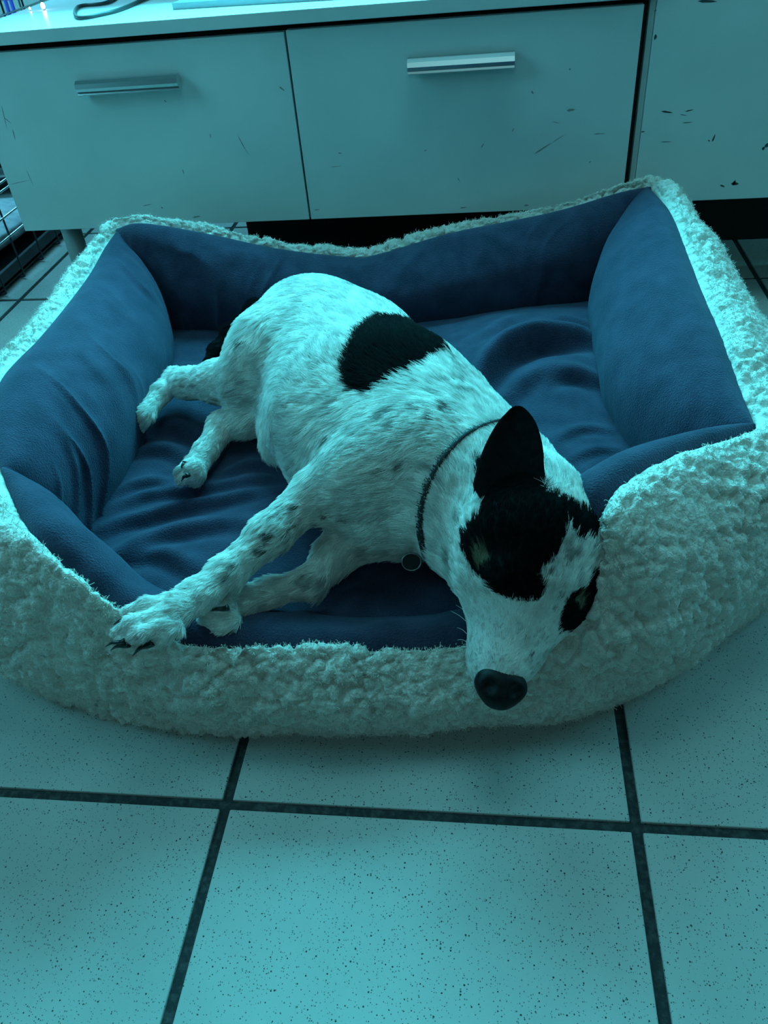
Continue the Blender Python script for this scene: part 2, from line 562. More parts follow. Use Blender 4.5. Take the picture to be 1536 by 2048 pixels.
# little lamps at the back edge of the cabinet
for k, (px, py, s) in enumerate(((86, 13, 0.0048), (60, 18, 0.0022))):
    q = at(px, py, 0.541 if k == 0 else 0.538)
    r = empty('led_lamp', (q[0], q[1], 0.535))
    tag(r, 'white glowing star-like lamp on the cabinet edge' if k == 0 else 'tiny white glowing lamp left of the larger one', 'lamp', 'string lights on the cabinet edge')
    m = bpy.data.materials.new('lit_bulb')
    m.use_nodes = True
    m.node_tree.nodes.clear()
    em = nd(m, 'ShaderNodeEmission', i_Color=(0.75, 0.85, 1.0, 1), i_Strength=9.0)
    ou = nd(m, 'ShaderNodeOutputMaterial')
    ln(m, em, 0, ou, 0)
    a = np.linspace(0, math.pi, 9)
    pr = np.stack([np.zeros(9), np.zeros(9), -np.cos(a) * s * 1.25 + s * 1.25], 1) + np.array([q[0], q[1], 0.536])
    MB().tube(pr, np.maximum(np.sin(a) * s * 0.8, 1e-4), 12).build('bulb', m, r, True)
    MB().tube([(q[0], q[1], 0.535), (q[0], q[1], 0.5375)], s * 0.55, 12).build('socket', M['white_laminate'], r, True)

# ------------------------------------------------------------------ dog crate at the left, beside and behind the cabinet
crate = empty('dog_crate', (-1.15, 1.55, 0))
tag(crate, 'black and chrome wire dog crate with a black tray left of the cabinet', 'crate')
X0, X1, Y0, Y1, ZT = -1.45, -0.842, 1.135, 1.90, 0.62
for z, mt in ((0.104, 'chrome_wire'), (0.145, 'chrome_wire'), (0.194, 'chrome_wire'), (0.210, 'chrome_wire'), (0.30, 'chrome_wire'), (0.40, 'chrome_wire'), (0.50, 'chrome_wire'), (ZT, 'chrome_wire')):
    MB().tube([(X1 + 0.003, Y0, z), (X1 + 0.003, Y1, z)], 0.0024, 8).build('wire', M[mt], crate, True)
    MB().tube([(X0, Y1, z), (X1, Y1, z)], 0.0024, 8).build('wire', M[mt], crate, True)
    MB().tube([(X0, Y0, z), (X1, Y0, z)], 0.0024, 8).build('wire', M[mt], crate, True)
for y in (1.222, 1.318, 1.421, 1.521, 1.621, 1.72, 1.82):
    pts = catmull([(X1, y, ZT), (X1, y, 0.3), (X1, y, 0.03), (X1, y, 0.010), (X1 - 0.004, y, 0.005), (X1 - 0.022, y, 0.004), (X1 - 0.035, y, 0.012)], 40)
    MB().tube(pts, 0.0024, 8).build('wire', M['black_wire'], crate, True)
for x in np.linspace(X0, X1, 7):
    MB().tube([(x, Y1, 0.004), (x, Y1, ZT)], 0.0024, 8).build('wire', M['black_wire'], crate, True)
for y in np.linspace(Y0, Y1, 8):
    MB().tube([(X0, y, ZT), (X1, y, ZT)], 0.0022, 8).build('wire', M['chrome_wire'], crate, True)
M['blue_lit_wire'] = mat('blue_lit_wire', (0.07, 0.09, 0.55), 0.3)  # violet-blue LED light on the wires, put into their colour
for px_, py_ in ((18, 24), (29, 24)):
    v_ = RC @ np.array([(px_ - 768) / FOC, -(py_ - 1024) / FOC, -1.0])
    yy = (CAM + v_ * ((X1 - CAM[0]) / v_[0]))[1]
    MB().tube([(X1, yy, 0.004), (X1, yy, ZT + 0.03)], 0.0042, 12).build('post', M['blue_lit_wire'], crate, True)['label'] = 'crate wire post with blue lamp light in its colour'
tr = MB()
tr.box(X0 + 0.02, X1 - 0.012, Y0 + 0.02, Y1 - 0.02, 0.008, 0.020, 0.002)
tr.box(X1 - 0.022, X1 - 0.012, Y0 + 0.02, Y1 - 0.02, 0.010, 0.042, 0.002)
tr.box(X0 + 0.02, X1 - 0.012, Y0 + 0.02, Y0 + 0.03, 0.010, 0.042, 0.002)
tr.box(X0 + 0.02, X1 - 0.012, Y1 - 0.03, Y1 - 0.02, 0.010, 0.042, 0.002)
tr.build('tray', M['tray_plastic'], crate)


def blob(name, c, r, m, ex=0.6, seed=0, amp=0.05, n=40):
    """soft stuffed cushion: super-ellipsoid with slight lumps"""
    a, b = np.meshgrid(np.linspace(-math.pi / 2, math.pi / 2, n), np.linspace(0, 2 * math.pi, 2 * n, endpoint=False), indexing='ij')
    sg = lambda t, e: np.sign(t) * np.abs(t) ** e
    V = np.stack([sg(np.cos(a), 0.9) * sg(np.cos(b), ex), sg(np.cos(a), 0.9) * sg(np.sin(b), ex), sg(np.sin(a), 0.9)], -1).reshape(-1, 3)
    V = V * (1 + amp * fbm(V * 2.5, seed)[:, None]) * np.array(r) + np.array(c)
    return mesh_obj(name, V, grid_faces(n, 2 * n, False, True), m)


pad = blob('crate_cushion', (-1.13, 1.50, 0.066), (0.24, 0.30, 0.045), M['crate_pad'], seed=4)
tag(pad, 'grey cushion lying in the wire crate', 'cushion')
pad2 = blob('dark_blanket', (-1.15, 1.72, 0.150), (0.20, 0.13, 0.042), M['black_plastic'], seed=9, amp=0.15)
tag(pad2, 'dark bundled blanket on the grey crate cushion', 'blanket')

# ------------------------------------------------------------------ dog: one implicit surface
VOX = 0.0025
LO = np.array([-0.30, -0.02, 0.045])
HI = np.array([0.44, 0.84, 0.375])
NX, NY, NZ = (np.ceil((HI - LO) / VOX).astype(int) + 1)
FIELD = np.full((NX, NY, NZ), 0.05, np.float32)
AX = [LO[k] + VOX * np.arange(n) for k, n in enumerate((NX, NY, NZ))]
FLOW = []                            # (a, b, flow direction) for the lie of the coat


def local_grid(lo, hi):
    i0 = np.maximum(np.floor((lo - LO) / VOX).astype(int), 0)
    i1 = np.minimum(np.ceil((hi - LO) / VOX).astype(int) + 1, (NX, NY, NZ))
    if np.any(i1 <= i0):
        return None, None
    sl = tuple(slice(a, b) for a, b in zip(i0, i1))
    G = np.stack(np.meshgrid(AX[0][sl[0]], AX[1][sl[1]], AX[2][sl[2]], indexing='ij'), -1).astype(np.float32)
    return sl, G


def smin(a, b, k):
    h = np.clip(k - np.abs(a - b), 0, None) / k
    return np.minimum(a, b) - h * h * k * 0.25


def d_cone(G, a, b, ra, rb, n=None, sq=1.0):
    P = G - a.astype(np.float32)
    ab = b - a
    if n is not None and sq != 1.0:
        n = np.asarray(n, float)
        n = n / np.linalg.norm(n)
        P = P + (P @ n.astype(np.float32))[..., None] * (n * (1 / sq - 1)).astype(np.float32)
        ab = ab + (ab @ n) * n * (1 / sq - 1)
    L2 = float(ab @ ab) + 1e-9
    t = np.clip(P @ ab.astype(np.float32) / L2, 0, 1)
    d = np.linalg.norm(P - t[..., None] * ab.astype(np.float32), axis=-1) - (ra + t * (rb - ra))
    return d * (sq if sq < 1 else 1.0)


def cone(A, B, k=0.02, n=None, sq=1.0, carve=False, flow=True):
    (a, ra), (b, rb) = A, B
    R_ = max(ra, rb) * max(1, 1) + k + 0.012
    sl, G = local_grid(np.minimum(a, b) - R_, np.maximum(a, b) + R_)
    if sl is None:
        return
    d = d_cone(G, a, b, ra, rb, n, sq)
    if carve:
        FIELD[sl] = -smin(-FIELD[sl], d, k)
    else:
        FIELD[sl] = smin(FIELD[sl], d, k)
        if flow:
            FLOW.append((a, b))


def chain(nodes, k=0.02, n=None, sq=1.0, flow=True):
    for A, B in zip(nodes[:-1], nodes[1:]):
        cone(A, B, k, n, sq, flow=flow)


def N(px, py, z, r):
    """node with its radius in metres"""
    return at(px, py, z), r


UP = (0, 0, 1)
# trunk, from the head end to the tail end (the coat lies that way)
chain([N(925, 952, .185, .078), N(845, 915, .183, .108), N(742, 815, .185, .116), N(676, 716, .185, .098), N(626, 660, .185, .088)], 0.045, UP, 0.78)
# neck
chain([N(1030, 1010, .200, .056), N(972, 992, .192, .062), N(900, 955, .185, .080)], 0.035, UP, 0.88)
# breast and sternum below the neck
chain([N(845, 1022, .152, .050), N(762, 1015, .150, .048), N(690, 930, .150, .050), N(605, 850, .150, .040)], 0.035, UP, 0.88)
# belly tuft
cone(N(590, 830, .150, .040), N(570, 885, .140, .024), 0.03)
# right foreleg (upper one)
chain([node(850, 905, .220, 82), node(745, 945, .208, 66), node(650, 985, .190, 47)], 0.03)
chain([node(632, 990, .185, 47), node(541, 1068, .175, 38), node(452, 1149, .165, 32), node(400, 1190, .166, 31), node(345, 1224, .174, 37)], 0.014)
for a, b, c in (((345, 1203, .181, 15), (295, 1209, .186, 16), (258, 1222, .180, 13)),
                ((325, 1226, .184, 16), (265, 1246, .189, 16), (236, 1264, .179, 13)),
                ((330, 1248, .182, 15), (280, 1268, .185, 16), (246, 1283, .175, 13)),
                ((352, 1254, .174, 16), (322, 1276, .173, 17), (299, 1288, .165, 13))):
    chain([node(*a), node(*b), node(*c)], 0.005)
# left foreleg (lower one)
chain([node(735, 1065, .135, 52), node(672, 1108, .124, 38), node(622, 1165, .120, 30)], 0.016)
chain([node(620, 1165, .120, 30), node(545, 1184, .118, 27), node(490, 1203, .122, 30), node(455, 1222, .126, 36)], 0.012)
for a, b, c in (((460, 1200, .138, 19), (428, 1198, .140, 18), (408, 1208, .134, 14)),
                ((455, 1222, .140, 20), (425, 1232, .141, 19), (406, 1246, .132, 15)),
                ((465, 1242, .134, 19), (442, 1254, .132, 18), (424, 1262, .126, 14))):
    chain([node(*a), node(*b), node(*c)], 0.005)
# right hind leg (upper one)
chain([node(620, 660, .200, 92), node(545, 715, .190, 82), node(490, 760, .175, 54)], 0.035)
chain([node(510, 765, .170, 50), node(440, 765, .160, 42), node(375, 768, .150, 28), node(352, 762, .147, 20)], 0.016)
chain([node(350, 756, .147, 17), node(325, 785, .140, 19), node(290, 830, .132, 17), node(264, 880, .092, 17), node(238, 930, .080, 18)], 0.010)
# tendons over the hock
cone(node(395, 750, .158, 13), node(345, 746, .152, 9), 0.010, flow=False)
# left hind leg (lower one)
chain([node(585, 815, .140, 50), node(500, 842, .128, 29), node(445, 853, .122, 28)], 0.02)
chain([node(445, 853, .122, 27), node(412, 902, .117, 21), node(385, 942, .117, 26)], 0.012)
for a, b in (((392, 935, .125, 15), (362, 945, .122, 13)), ((388, 948, .120, 15), (364, 960, .114, 13)), ((395, 950, .116, 15), (392, 962, .106, 14))):
    cone(node(*a), node(*b), 0.006)
# tail, laid round behind the rump
TAIL = [node(575, 620, .175, 22), node(515, 622, .150, 19), node(462, 668, .128, 16), node(432, 700, .118, 12), node(408, 732, .110, 6)]
chain(TAIL, 0.012)
# head
HN = at(1005, 1375, .128)
HS = at(1055, 1085, .205)
HA = (HN - HS) / np.linalg.norm(HN - HS)
chain([node(1000, 1352, .130, 44), node(1012, 1300, .140, 58), node(1035, 1225, .160, 70), node(1050, 1160, .180, 92)], 0.022)     # muzzle, bridge
chain([node(1045, 1150, .185, 98), node(1055, 1085, .205, 116), node(1058, 1035, .205, 112)], 0.03)                                   # skull
cone(node(978, 1325, .125, 36), node(985, 1240, .140, 40), 0.022)                                                                     # right lip
cone(node(1040, 1300, .118, 40), node(1075, 1215, .140, 62), 0.03)                                                                   # left lip
cone(node(985, 1150, .180, 62), node(965, 1080, .180, 68), 0.035)                                                                    # right cheek
cone(node(1120, 1180, .165, 58), node(1135, 1100, .180, 60), 0.035)                                                                  # left cheek
chain([node(938, 1158, .152, 31), node(920, 1100, .155, 42), node(922, 1030, .168, 56)], 0.025)                                         # throat and ruff
cone(node(1000, 1150, .222, 20), node(1022, 1140, .224, 18), 0.02, flow=False)                                                       # brows
cone(node(1118, 1160, .205, 18), node(1098, 1150, .212, 18), 0.02, flow=False)
cone(node(978, 1168, .205, 9), node(1006, 1186, .200, 8), 0.007, flow=False)                                                         # closed right eye
cone(node(1170, 1190, .180, 9), node(1150, 1212, .176, 8), 0.007, flow=False)                                                        # closed left eye
cone(node(1090, 1005, .208, 42), node(1058, 930, .200, 40), 0.03)                                                                    # nape
# (the upright right ear is a flap of its own, below)
FLOW.append((at(1020, 1000, .243), at(1032, 820, .322)))
# left ear, folded down against the rim
for dx in (-16, 0, 16):
    chain([node(1140 + dx * .6, 1030 - dx * .3, .215, 20), node(1172 + dx * .5, 1055, .205, 12), node(1186 + dx * .2, 1090 + dx, .190, 8)], 0.012, flow=False)


def surface_nets(Fd):
    nx, ny, nz = Fd.shape
    ins = Fd < 0
    cs = [(i, j, k) for i in (0, 1) for j in (0, 1) for k in (0, 1)]
    view = lambda A, c: A[c[0]:nx - 1 + c[0], c[1]:ny - 1 + c[1], c[2]:nz - 1 + c[2]]
    cnt = sum(view(ins, c).astype(np.int8) for c in cs)
    act = (cnt > 0) & (cnt < 8)
    I = np.argwhere(act)
    idx = np.full(act.shape, -1, np.int64)
    idx[act] = np.arange(len(I))
    val = {c: view(Fd, c)[act] for c in cs}
    s = np.zeros((len(I), 3))
    n = np.zeros(len(I))
    for c in cs:
        for ax in range(3):
            if c[ax] == 0:
                c2 = list(c)
                c2[ax] = 1
                a, b = val[c], val[tuple(c2)]
                m_ = (a < 0) != (b < 0)
                t = np.where(m_, a / np.where(m_, a - b, 1), 0)
                q = np.repeat(np.array(c, float)[None], len(I), 0)
                q[:, ax] += t
                s += np.where(m_[:, None], q, 0)
                n += m_
    V = LO + VOX * (I + s / n[:, None])
    faces = []
    for ax in range(3):
        o1, o2 = [a for a in range(3) if a != ax]
        sl0 = [slice(1, d - 1) for d in Fd.shape]
        sl0[ax] = slice(0, Fd.shape[ax] - 1)
        sl1 = list(sl0)
        sl1[ax] = slice(1, Fd.shape[ax])
        a, b = ins[tuple(sl0)], ins[tuple(sl1)]
        E = np.argwhere(a != b)
        fl = a[tuple(E.T)]
        E = E + np.array([0 if d == ax else 1 for d in range(3)])
        q = []
        for d1, d2 in ((-1, -1), (0, -1), (0, 0), (-1, 0)):
            c = E.copy()
            c[:, o1] += d1
            c[:, o2] += d2
            q.append(idx[tuple(c.T)])
        q = np.stack(q, 1)
        sw = fl if ax != 1 else ~fl
        q = np.where(sw[:, None], q, q[:, ::-1])
        faces.append(q)
    Fq = np.vstack(faces)
    return V, Fq[(Fq >= 0).all(1)]


def field_at(P):
    g = (P - LO) / VOX
    g = np.clip(g, 0, np.array([NX, NY, NZ]) - 1.001)
    i = np.floor(g).astype(int)
    f = g - i
    r = 0
    for dx in (0, 1):
        for dy in (0, 1):
            for dz in (0, 1):
                wt = (f[:, 0] if dx else 1 - f[:, 0]) * (f[:, 1] if dy else 1 - f[:, 1]) * (f[:, 2] if dz else 1 - f[:, 2])
                r = r + wt * FIELD[i[:, 0] + dx, i[:, 1] + dy, i[:, 2] + dz]
    return r


def field_grad(P, e=0.004):
    g = np.stack([field_at(P + e * v) - field_at(P - e * v) for v in np.eye(3)], 1)
    return g / np.maximum(np.linalg.norm(g, axis=1, keepdims=True), 1e-9)


# keep only the body itself, not stray voxels
DV, DF = surface_nets(FIELD)
DN = field_grad(DV, 0.003)


def in_poly(P, poly):
    x, y = P[:, 0], P[:, 1]
    r = np.zeros(len(P), bool)
    n = len(poly)
    for i in range(n):
        (x0, y0), (x1, y1) = poly[i], poly[(i + 1) % n]
        c = ((y0 > y) != (y1 > y)) & (x < (x1 - x0) * (y - y0) / (y1 - y0 + 1e-12) + x0)
        r ^= c
    return r


HOOD = [(963, 1014), (940, 1047), (922, 1073), (924, 1105), (937, 1135), (956, 1161), (969, 1161), (992, 1184), (1021, 1200), (1047, 1203), (1077, 1200),  # patches and spots in image pixels, projected onto the coat from the camera
        (1090, 1180), (1086, 1161), (1077, 1148), (1103, 1128), (1119, 1102), (1129, 1073), (1137, 1040), (1152, 1066), (1161, 1092), (1174, 1073),
        (1187, 1083), (1230, 1075), (1200, 1040), (1145, 1003), (1125, 992), (1093, 982), (1085, 920), (1020, 890), (955, 930), (946, 985)]
EYEP = [(1194, 1142), (1181, 1154), (1171, 1180), (1139, 1193), (1126, 1213), (1117, 1245), (1116, 1268), (1160, 1262), (1200, 1240), (1210, 1190)]
SADDLE = [(755, 634), (794, 632), (843, 650), (893, 680), (906, 705), (863, 725), (830, 742), (788, 761), (749, 784), (706, 781), (690, 758), (684, 725), (697, 686), (716, 657), (736, 641)]
SPOTS = [(811, 922, 8), (767, 940, 6), (542, 1072, 10), (583, 1054, 7), (571, 1070, 5), (526, 1100, 9), (590, 1015, 7), (560, 1018, 5), (483, 683, 7), (699, 1036, 7),
         (660, 1031, 6), (596, 1046, 5), (900, 818, 6), (868, 832, 6), (836, 815, 5), (660, 868, 6), (470, 1130, 5), (457, 1148, 6), (1095, 1155, 4), (1110, 1215, 5), (1120, 1190, 4), (1075, 1335, 3), (1065, 1310, 3)]


def coat(P):
    """albedo of the dog's coat at points of its surface"""
    W = np.stack([fbm(P * 170, s, 2) for s in (11, 12)], -1) * 5.0      # ragged edges, in photograph pixels
    q = pix(P) + W
    out = np.repeat(np.array([[0.86, 0.85, 0.81]]), len(P), 0)
    out *= (1 + 0.07 * fbm(P * 45, 21))[:, None]
    tick = sstep(0.35, 0.75, fbm(P * 85, 31, 2)) * sstep(-0.3, 0.4, fbm(P * 14, 32, 2))
    legs = sstep(650, 400, q[:, 0]) * sstep(900, 760, q[:, 1])
    tick = np.where((q[:, 1] > 1130) & (q[:, 0] > 900), 0.25 * tick, tick)
    out *= (1 - (0.45 + 0.15 * legs) * tick)[:, None]
    up = P[:, 2] > 0.10
    for x, y, r in SPOTS:
        d = np.hypot(q[:, 0] - x, (q[:, 1] - y) * 0.8)
        a = sstep(r * 1.35, r * 0.6, d) * up * 0.85
        out = out * (1 - a)[:, None] + np.array([0.05, 0.05, 0.05]) * a[:, None]
    mz = sstep(1190, 1260, q[:, 1]) * (q[:, 0] > 925)
    fine = sstep(0.5, 0.9, fbm(P * 420, 41, 1)) * mz
    out *= (1 - 0.6 * fine)[:, None]
    black = np.array([0.006, 0.007, 0.008])
    k = (in_poly(q, HOOD) | in_poly(q, EYEP)) & (P[:, 1] < 0.34)
    k |= in_poly(q, SADDLE) & (P[:, 2] > 0.13)
    out[k] = black
    # tan thumb-marks
    for x, y, rx, ry in ((963, 1117, 15, 23), (1162, 1204, 9, 12)):
        a = sstep(1.3, 0.7, np.hypot((q[:, 0] - x) / rx, (q[:, 1] - y) / ry)) * 0.9 * (P[:, 1] < 0.34)
        out = out * (1 - a)[:, None] + np.array([0.20, 0.19, 0.12]) * a[:, None]
    # dark tail, paler at its tip
    dT = np.min([np.linalg.norm(P - (a + np.clip((P - a) @ (b - a) / ((b - a) @ (b - a)), 0, 1)[:, None] * (b - a)), axis=1) for (a, _), (b, _) in zip(TAIL[:-1], TAIL[1:])], axis=0)
    kt = (dT < 0.022) & (q[:, 0] < 540) & (P[:, 1] > 0.55) & (P[:, 0] > -0.22)
    out[kt] = black * 1.5
    # skin of the right hock and the dark pads
    return np.clip(out, 0.004, 1)


dog = empty('dog', (0.12, 0.42, 0.08))
tag(dog, 'white dog with black head patches asleep on the blue bed', 'dog')
dq = pix(DV)
face = sstep(1150, 1230, dq[:, 1]) * (dq[:, 0] > 915)
cols = coat(DV) * (0.62 + 0.14 * face)[:, None]
body = mesh_obj('body', DV, DF, M['skin'], dog, True, cols)

# coat of short hair as strands
vn = DN
fa = DV[DF]
ar = 0.5 * np.linalg.norm(np.cross(fa[:, 2] - fa[:, 0], fa[:, 3] - fa[:, 1]), axis=1)
NH = 300000
pick = rng.choice(len(DF), NH, p=ar / ar.sum())
s, t = rng.random(NH)[:, None], rng.random(NH)[:, None]
f4 = DV[DF[pick]]
root = (f4[:, 0] * (1 - s) + f4[:, 1] * s) * (1 - t) + (f4[:, 3] * (1 - s) + f4[:, 2] * s) * t
nr = field_grad(root, 0.004)
keep = (nr[:, 2] > -0.55) & (root[:, 2] > 0.085)
root, nr = root[keep], nr[keep]
NH = len(root)
fl = np.zeros((NH, 3))
fw = np.zeros(NH)
for a, b in FLOW:
    L2 = (b - a) @ (b - a) + 1e-9
    tt = np.clip((root - a) @ (b - a) / L2, 0, 1)
    d = np.linalg.norm(root - (a + tt[:, None] * (b - a)), axis=1)
    wt = np.exp(-d / 0.016)
    fl += wt[:, None] * (b - a) / math.sqrt(L2)
    fw += wt
fl /= fw[:, None] + 1e-12
fl += 0.35 * np.stack([fbm(root * 28, k, 2) for k in (51, 52, 53)], 1) + 0.13 * rng.normal(size=(NH, 3))
fl -= (fl * nr).sum(1, keepdims=True) * nr
fl /= np.linalg.norm(fl, axis=1, keepdims=True) + 1e-9
qp = pix(root)
ln_ = np.full(NH, 0.014)
ln_ = np.where((qp[:, 1] > 980) & (qp[:, 0] > 900), 0.009, ln_)                       # head
ln_ = np.where((qp[:, 1] > 1200) & (qp[:, 0] > 920), 0.0052, ln_)                     # muzzle
ln_ = np.where((qp[:, 0] < 640) & (qp[:, 1] > 980), 0.011, ln_)                      # forelegs
ln_ = np.where((qp[:, 0] < 450) & (qp[:, 1] < 980), 0.0085, ln_)                       # hind legs
ln_ = np.where((np.abs(qp[:, 0] - 560) < 70) & (np.abs(qp[:, 1] - 850) < 70), 0.018, ln_)   # belly
ln_ = np.where(((qp[:, 0] < 345) & (qp[:, 1] > 1185)) | ((qp[:, 0] < 460) & (qp[:, 0] > 395) & (qp[:, 1] > 1180)) | ((qp[:, 0] < 420) & (qp[:, 1] > 915) & (qp[:, 1] < 980)), 0.0058, ln_)
ln_ *= rng.uniform(0.65, 1.15, NH)
K = 4
tt = np.linspace(0, 1, K)
lift = np.where((qp[:, 1] > 1190) & (qp[:, 0] > 920), 0.36, 0.40)[:, None]
pts = np.zeros((NH, K, 3))
for k in range(K):
    pts[:, k] = root + (fl * tt[k] + nr * (lift * tt[k] - 0.16 * tt[k] ** 2)) * ln_[:, None] - nr * 0.0006
cell = 125.0
ci = np.floor(root * cell)
bd, bq = np.full(NH, 9e9), np.zeros((NH, 3))
for dx in (-1, 0, 1):
    for dy in (-1, 0, 1):
        for dz in (-1, 0, 1):
            c = ci + np.array([dx, dy, dz])
            q_ = (c + np.stack([hash3(c, 91), hash3(c, 92), hash3(c, 93)], -1)) / cell
            d_ = ((q_ - root) ** 2).sum(1)
            m_ = d_ < bd
            bd = np.where(m_, d_, bd)
            bq = np.where(m_[:, None], q_, bq)
pull = bq - root
pull -= (pull * nr).sum(1, keepdims=True) * nr
short = np.clip(ln_ / 0.009, 0, 1)[:, None]
for k in range(1, K):
    pts[:, k] += pull * (0.62 * tt[k] ** 1.2) * short
clump = hash3(np.floor(bq * 4000), 95)
hc = coat(root) * rng.uniform(0.84, 1.08, (NH, 1)) * (0.78 + 0.36 * clump)[:, None]
hv = bpy.data.hair_curves.new('fur')
hv.add_curves([K] * NH)
hv.attributes['position'].data.foreach_set('vector', pts.astype(np.float32).ravel())
ra = hv.attributes.get('radius') or hv.attributes.new('radius', 'FLOAT', 'POINT')
ra.data.foreach_set('value', np.tile(np.array([0.00023, 0.00021, 0.00016, 0.00006], np.float32), NH))
ca = hv.attributes.new('coat', 'FLOAT_COLOR', 'CURVE')
ca.data.foreach_set('color', np.hstack([hc, np.ones((NH, 1))]).astype(np.float32).ravel())
hv.materials.append(M['fur'])
fur = bpy.data.objects.new('fur', hv)
C.objects.link(fur)
fur.parent = dog
fur.matrix_parent_inverse = dog.matrix_world.inverted()
fur['kind'] = 'stuff'


# upright right ear: a cupped flap with thickness
erow = [(1018, 972, 1086), (1000, 962, 1091), (984, 952, 1092), (970, 946, 1092), (950, 951, 1090), (930, 957, 1088), (905, 964, 1087), (880, 975, 1083), (858, 987, 1077), (840, 999, 1069), (826, 1012, 1059), (816, 1022, 1049), (811, 1031, 1039)]
erow = catmull(np.array([(a, b, c) for a, b, c in erow], float), 60)
EV = []
ncx = 28
for side in (0, 1):
    for y, xl, xr in erow:
        f = (1018 - y) / 207.0
        zc = 0.246 + 0.072 * f
        for j in range(ncx):
            q = j / (ncx - 1)
            x = xl + (xr - xl) * q
            cup = (1 - (2 * q - 1) ** 2)
            th_ = 0.0042 * min(1.0, cup * 3 + 0.04) * (1 - 0.6 * f)
            P = at(x, y, zc)
            EV.append(P + RC[:, 2] * (-0.010 * cup * (1 - 0.5 * f) + (th_ if side == 0 else -th_)))
EV = np.array(EV)
g1 = grid_faces(60, ncx)
off = 60 * ncx
rim_ = [i * ncx for i in range(60)] + [59 * ncx + j for j in range(1, ncx)] + [i * ncx + ncx - 1 for i in range(58, -1, -1)] + [j for j in range(ncx - 2, 0, -1)]
gs = [[rim_[k], rim_[(k + 1) % len(rim_)], off + rim_[(k + 1) % len(rim_)], off + rim_[k]] for k in range(len(rim_))]
M['ear'] = noise_tint(mat('ear_hair', (0.006, 0.007, 0.008), 0.9, spec=0.03), (0.005, 0.006, 0.007), (0.009, 0.010, 0.011), 120, 3, 0.35, 0.65, 0.5, 1200, 0.001)
mesh_obj('ear', EV, list(map(list, g1[:, ::-1])) + list(map(list, g1 + off)) + gs, M['ear'], dog)['label'] = 'upright black right ear'


# nose leather with two nostrils
def ellipsoid_patch(c, ax, r, n=40):
    a, b = np.meshgrid(np.linspace(-math.pi / 2, math.pi / 2, n), np.linspace(0, 2 * math.pi, 2 * n, endpoint=False), indexing='ij')
    U = np.stack([np.cos(a) * np.cos(b), np.cos(a) * np.sin(b), np.sin(a)], -1).reshape(-1, 3)
    return U, grid_faces(n, 2 * n, False, True)


NC, nrad = node(1001, 1372, .132, 50)
ea = HA - (HA @ np.array([1.0, 0, 0])) * np.array([1.0, 0, 0]) * 0
ea = ea / np.linalg.norm(ea)                                   # out of the muzzle
ec = np.cross(ea, RC[:, 2])
ec = ec / np.linalg.norm(ec)                                   # across the nose
if ec[0] < 0:
    ec = -ec
eb = np.cross(ec, ea)                                          # top of the nose
if eb[2] < 0:
    eb = -eb
U, UF = ellipsoid_patch(None, None, None)
U = np.sign(U) * np.abs(U) ** 0.85
taper = 1 - 0.30 * sstep(-0.2, 1.0, U[:, 2])
L = np.stack([U[:, 0] * 0.0245 * taper, U[:, 1] * 0.017, U[:, 2] * 0.0195 + 0.002], 1)      # across, top, out
for sx in (-1, 1):
    d2 = ((L[:, 0] - sx * 0.0115) / 0.0052) ** 2 + ((L[:, 1] - 0.0125) / 0.009) ** 2 + ((L[:, 2] - 0.004) / 0.0055) ** 2
    L[:, 1] -= 0.0058 * np.exp(-d2)
    L[:, 2] -= 0.002 * np.exp(-d2)
L[:, 1] -= 0.0012 * np.exp(-(L[:, 0] / 0.002) ** 2) * (L[:, 2] > 0)
nv = NC + L[:, :1] * ec + L[:, 1:2] * eb + L[:, 2:3] * ea
nose = mesh_obj('nose', nv, UF, M['nose'], dog)
nose['label'] = 'black leathery nose'


def claw(px0, py0, px1, py1, z0, z1, r=5.0):
    a, b = at(px0, py0, z0), at(px1, py1, z1)
    rr = 1.2 * r * depth(a) / FOC
    a, b = a + RC[:, 2] * 0.007, b + RC[:, 2] * 0.007
    mid = (a + b) / 2 + np.array([0, 0, rr * 0.8])
    P = catmull([a - (b - a) * 0.25, a, mid, b], 14)
    MB().tube(P, np.linspace(1, 0.12, 14) * rr, 10).build('claw', M['claw'], dog, True)


claw(266, 1238, 232, 1247, .183, .176, 6)
claw(246, 1282, 216, 1291, .176, .168, 5)
claw(255, 1289, 226, 1298, .172, .164, 5.5)
claw(303, 1287, 270, 1309, .168, .157, 7)
claw(450, 1216, 412, 1226, .150, .146, 5.5)
claw(412, 1206, 401, 1224, .142, .134, 5)
claw(377, 952, 366, 963, .126, .118, 4.5)
claw(372, 928, 366, 944, .128, .122, 5)

# collar, fitted to the neck
c0 = at(930, 1008, .185)
nax = at(1040, 1045, .198) - at(905, 985, .184)
nax = nax / np.linalg.norm(nax)
e1 = np.cross(nax, (0, 0, 1.0))
e1 /= np.linalg.norm(e1)
e2 = np.cross(e1, nax)
ring = []
for th in np.linspace(0, 2 * math.pi, 96, endpoint=False):
    dr_ = math.cos(th) * e1 + math.sin(th) * e2
    rs = np.linspace(0.02, 0.17, 120)
    fv = field_at(c0 + rs[:, None] * dr_)
    out_ = np.argmax(fv > 0) if (fv > 0).any() else 119
    ring.append((rs[out_], dr_))
rr_ = np.array([a for a, _ in ring])
for _ in range(3):
    rr_ = (np.roll(rr_, 1) + rr_ + np.roll(rr_, -1)) / 3
rd = np.array([b for _, b in ring])
prof = [(-0.0052, -0.003), (-0.0048, 0.0012), (0.0048, 0.0012), (0.0052, -0.003)]
CV = np.concatenate([c0 + (rr_[:, None] + h) * rd + nax * o for o, h in prof]).reshape(4, 96, 3).transpose(1, 0, 2).reshape(-1, 3)
collar = mesh_obj('collar', CV, grid_faces(96, 4, True, True), M['collar'], dog, True)
collar['label'] = 'black webbing collar with pale flecks'
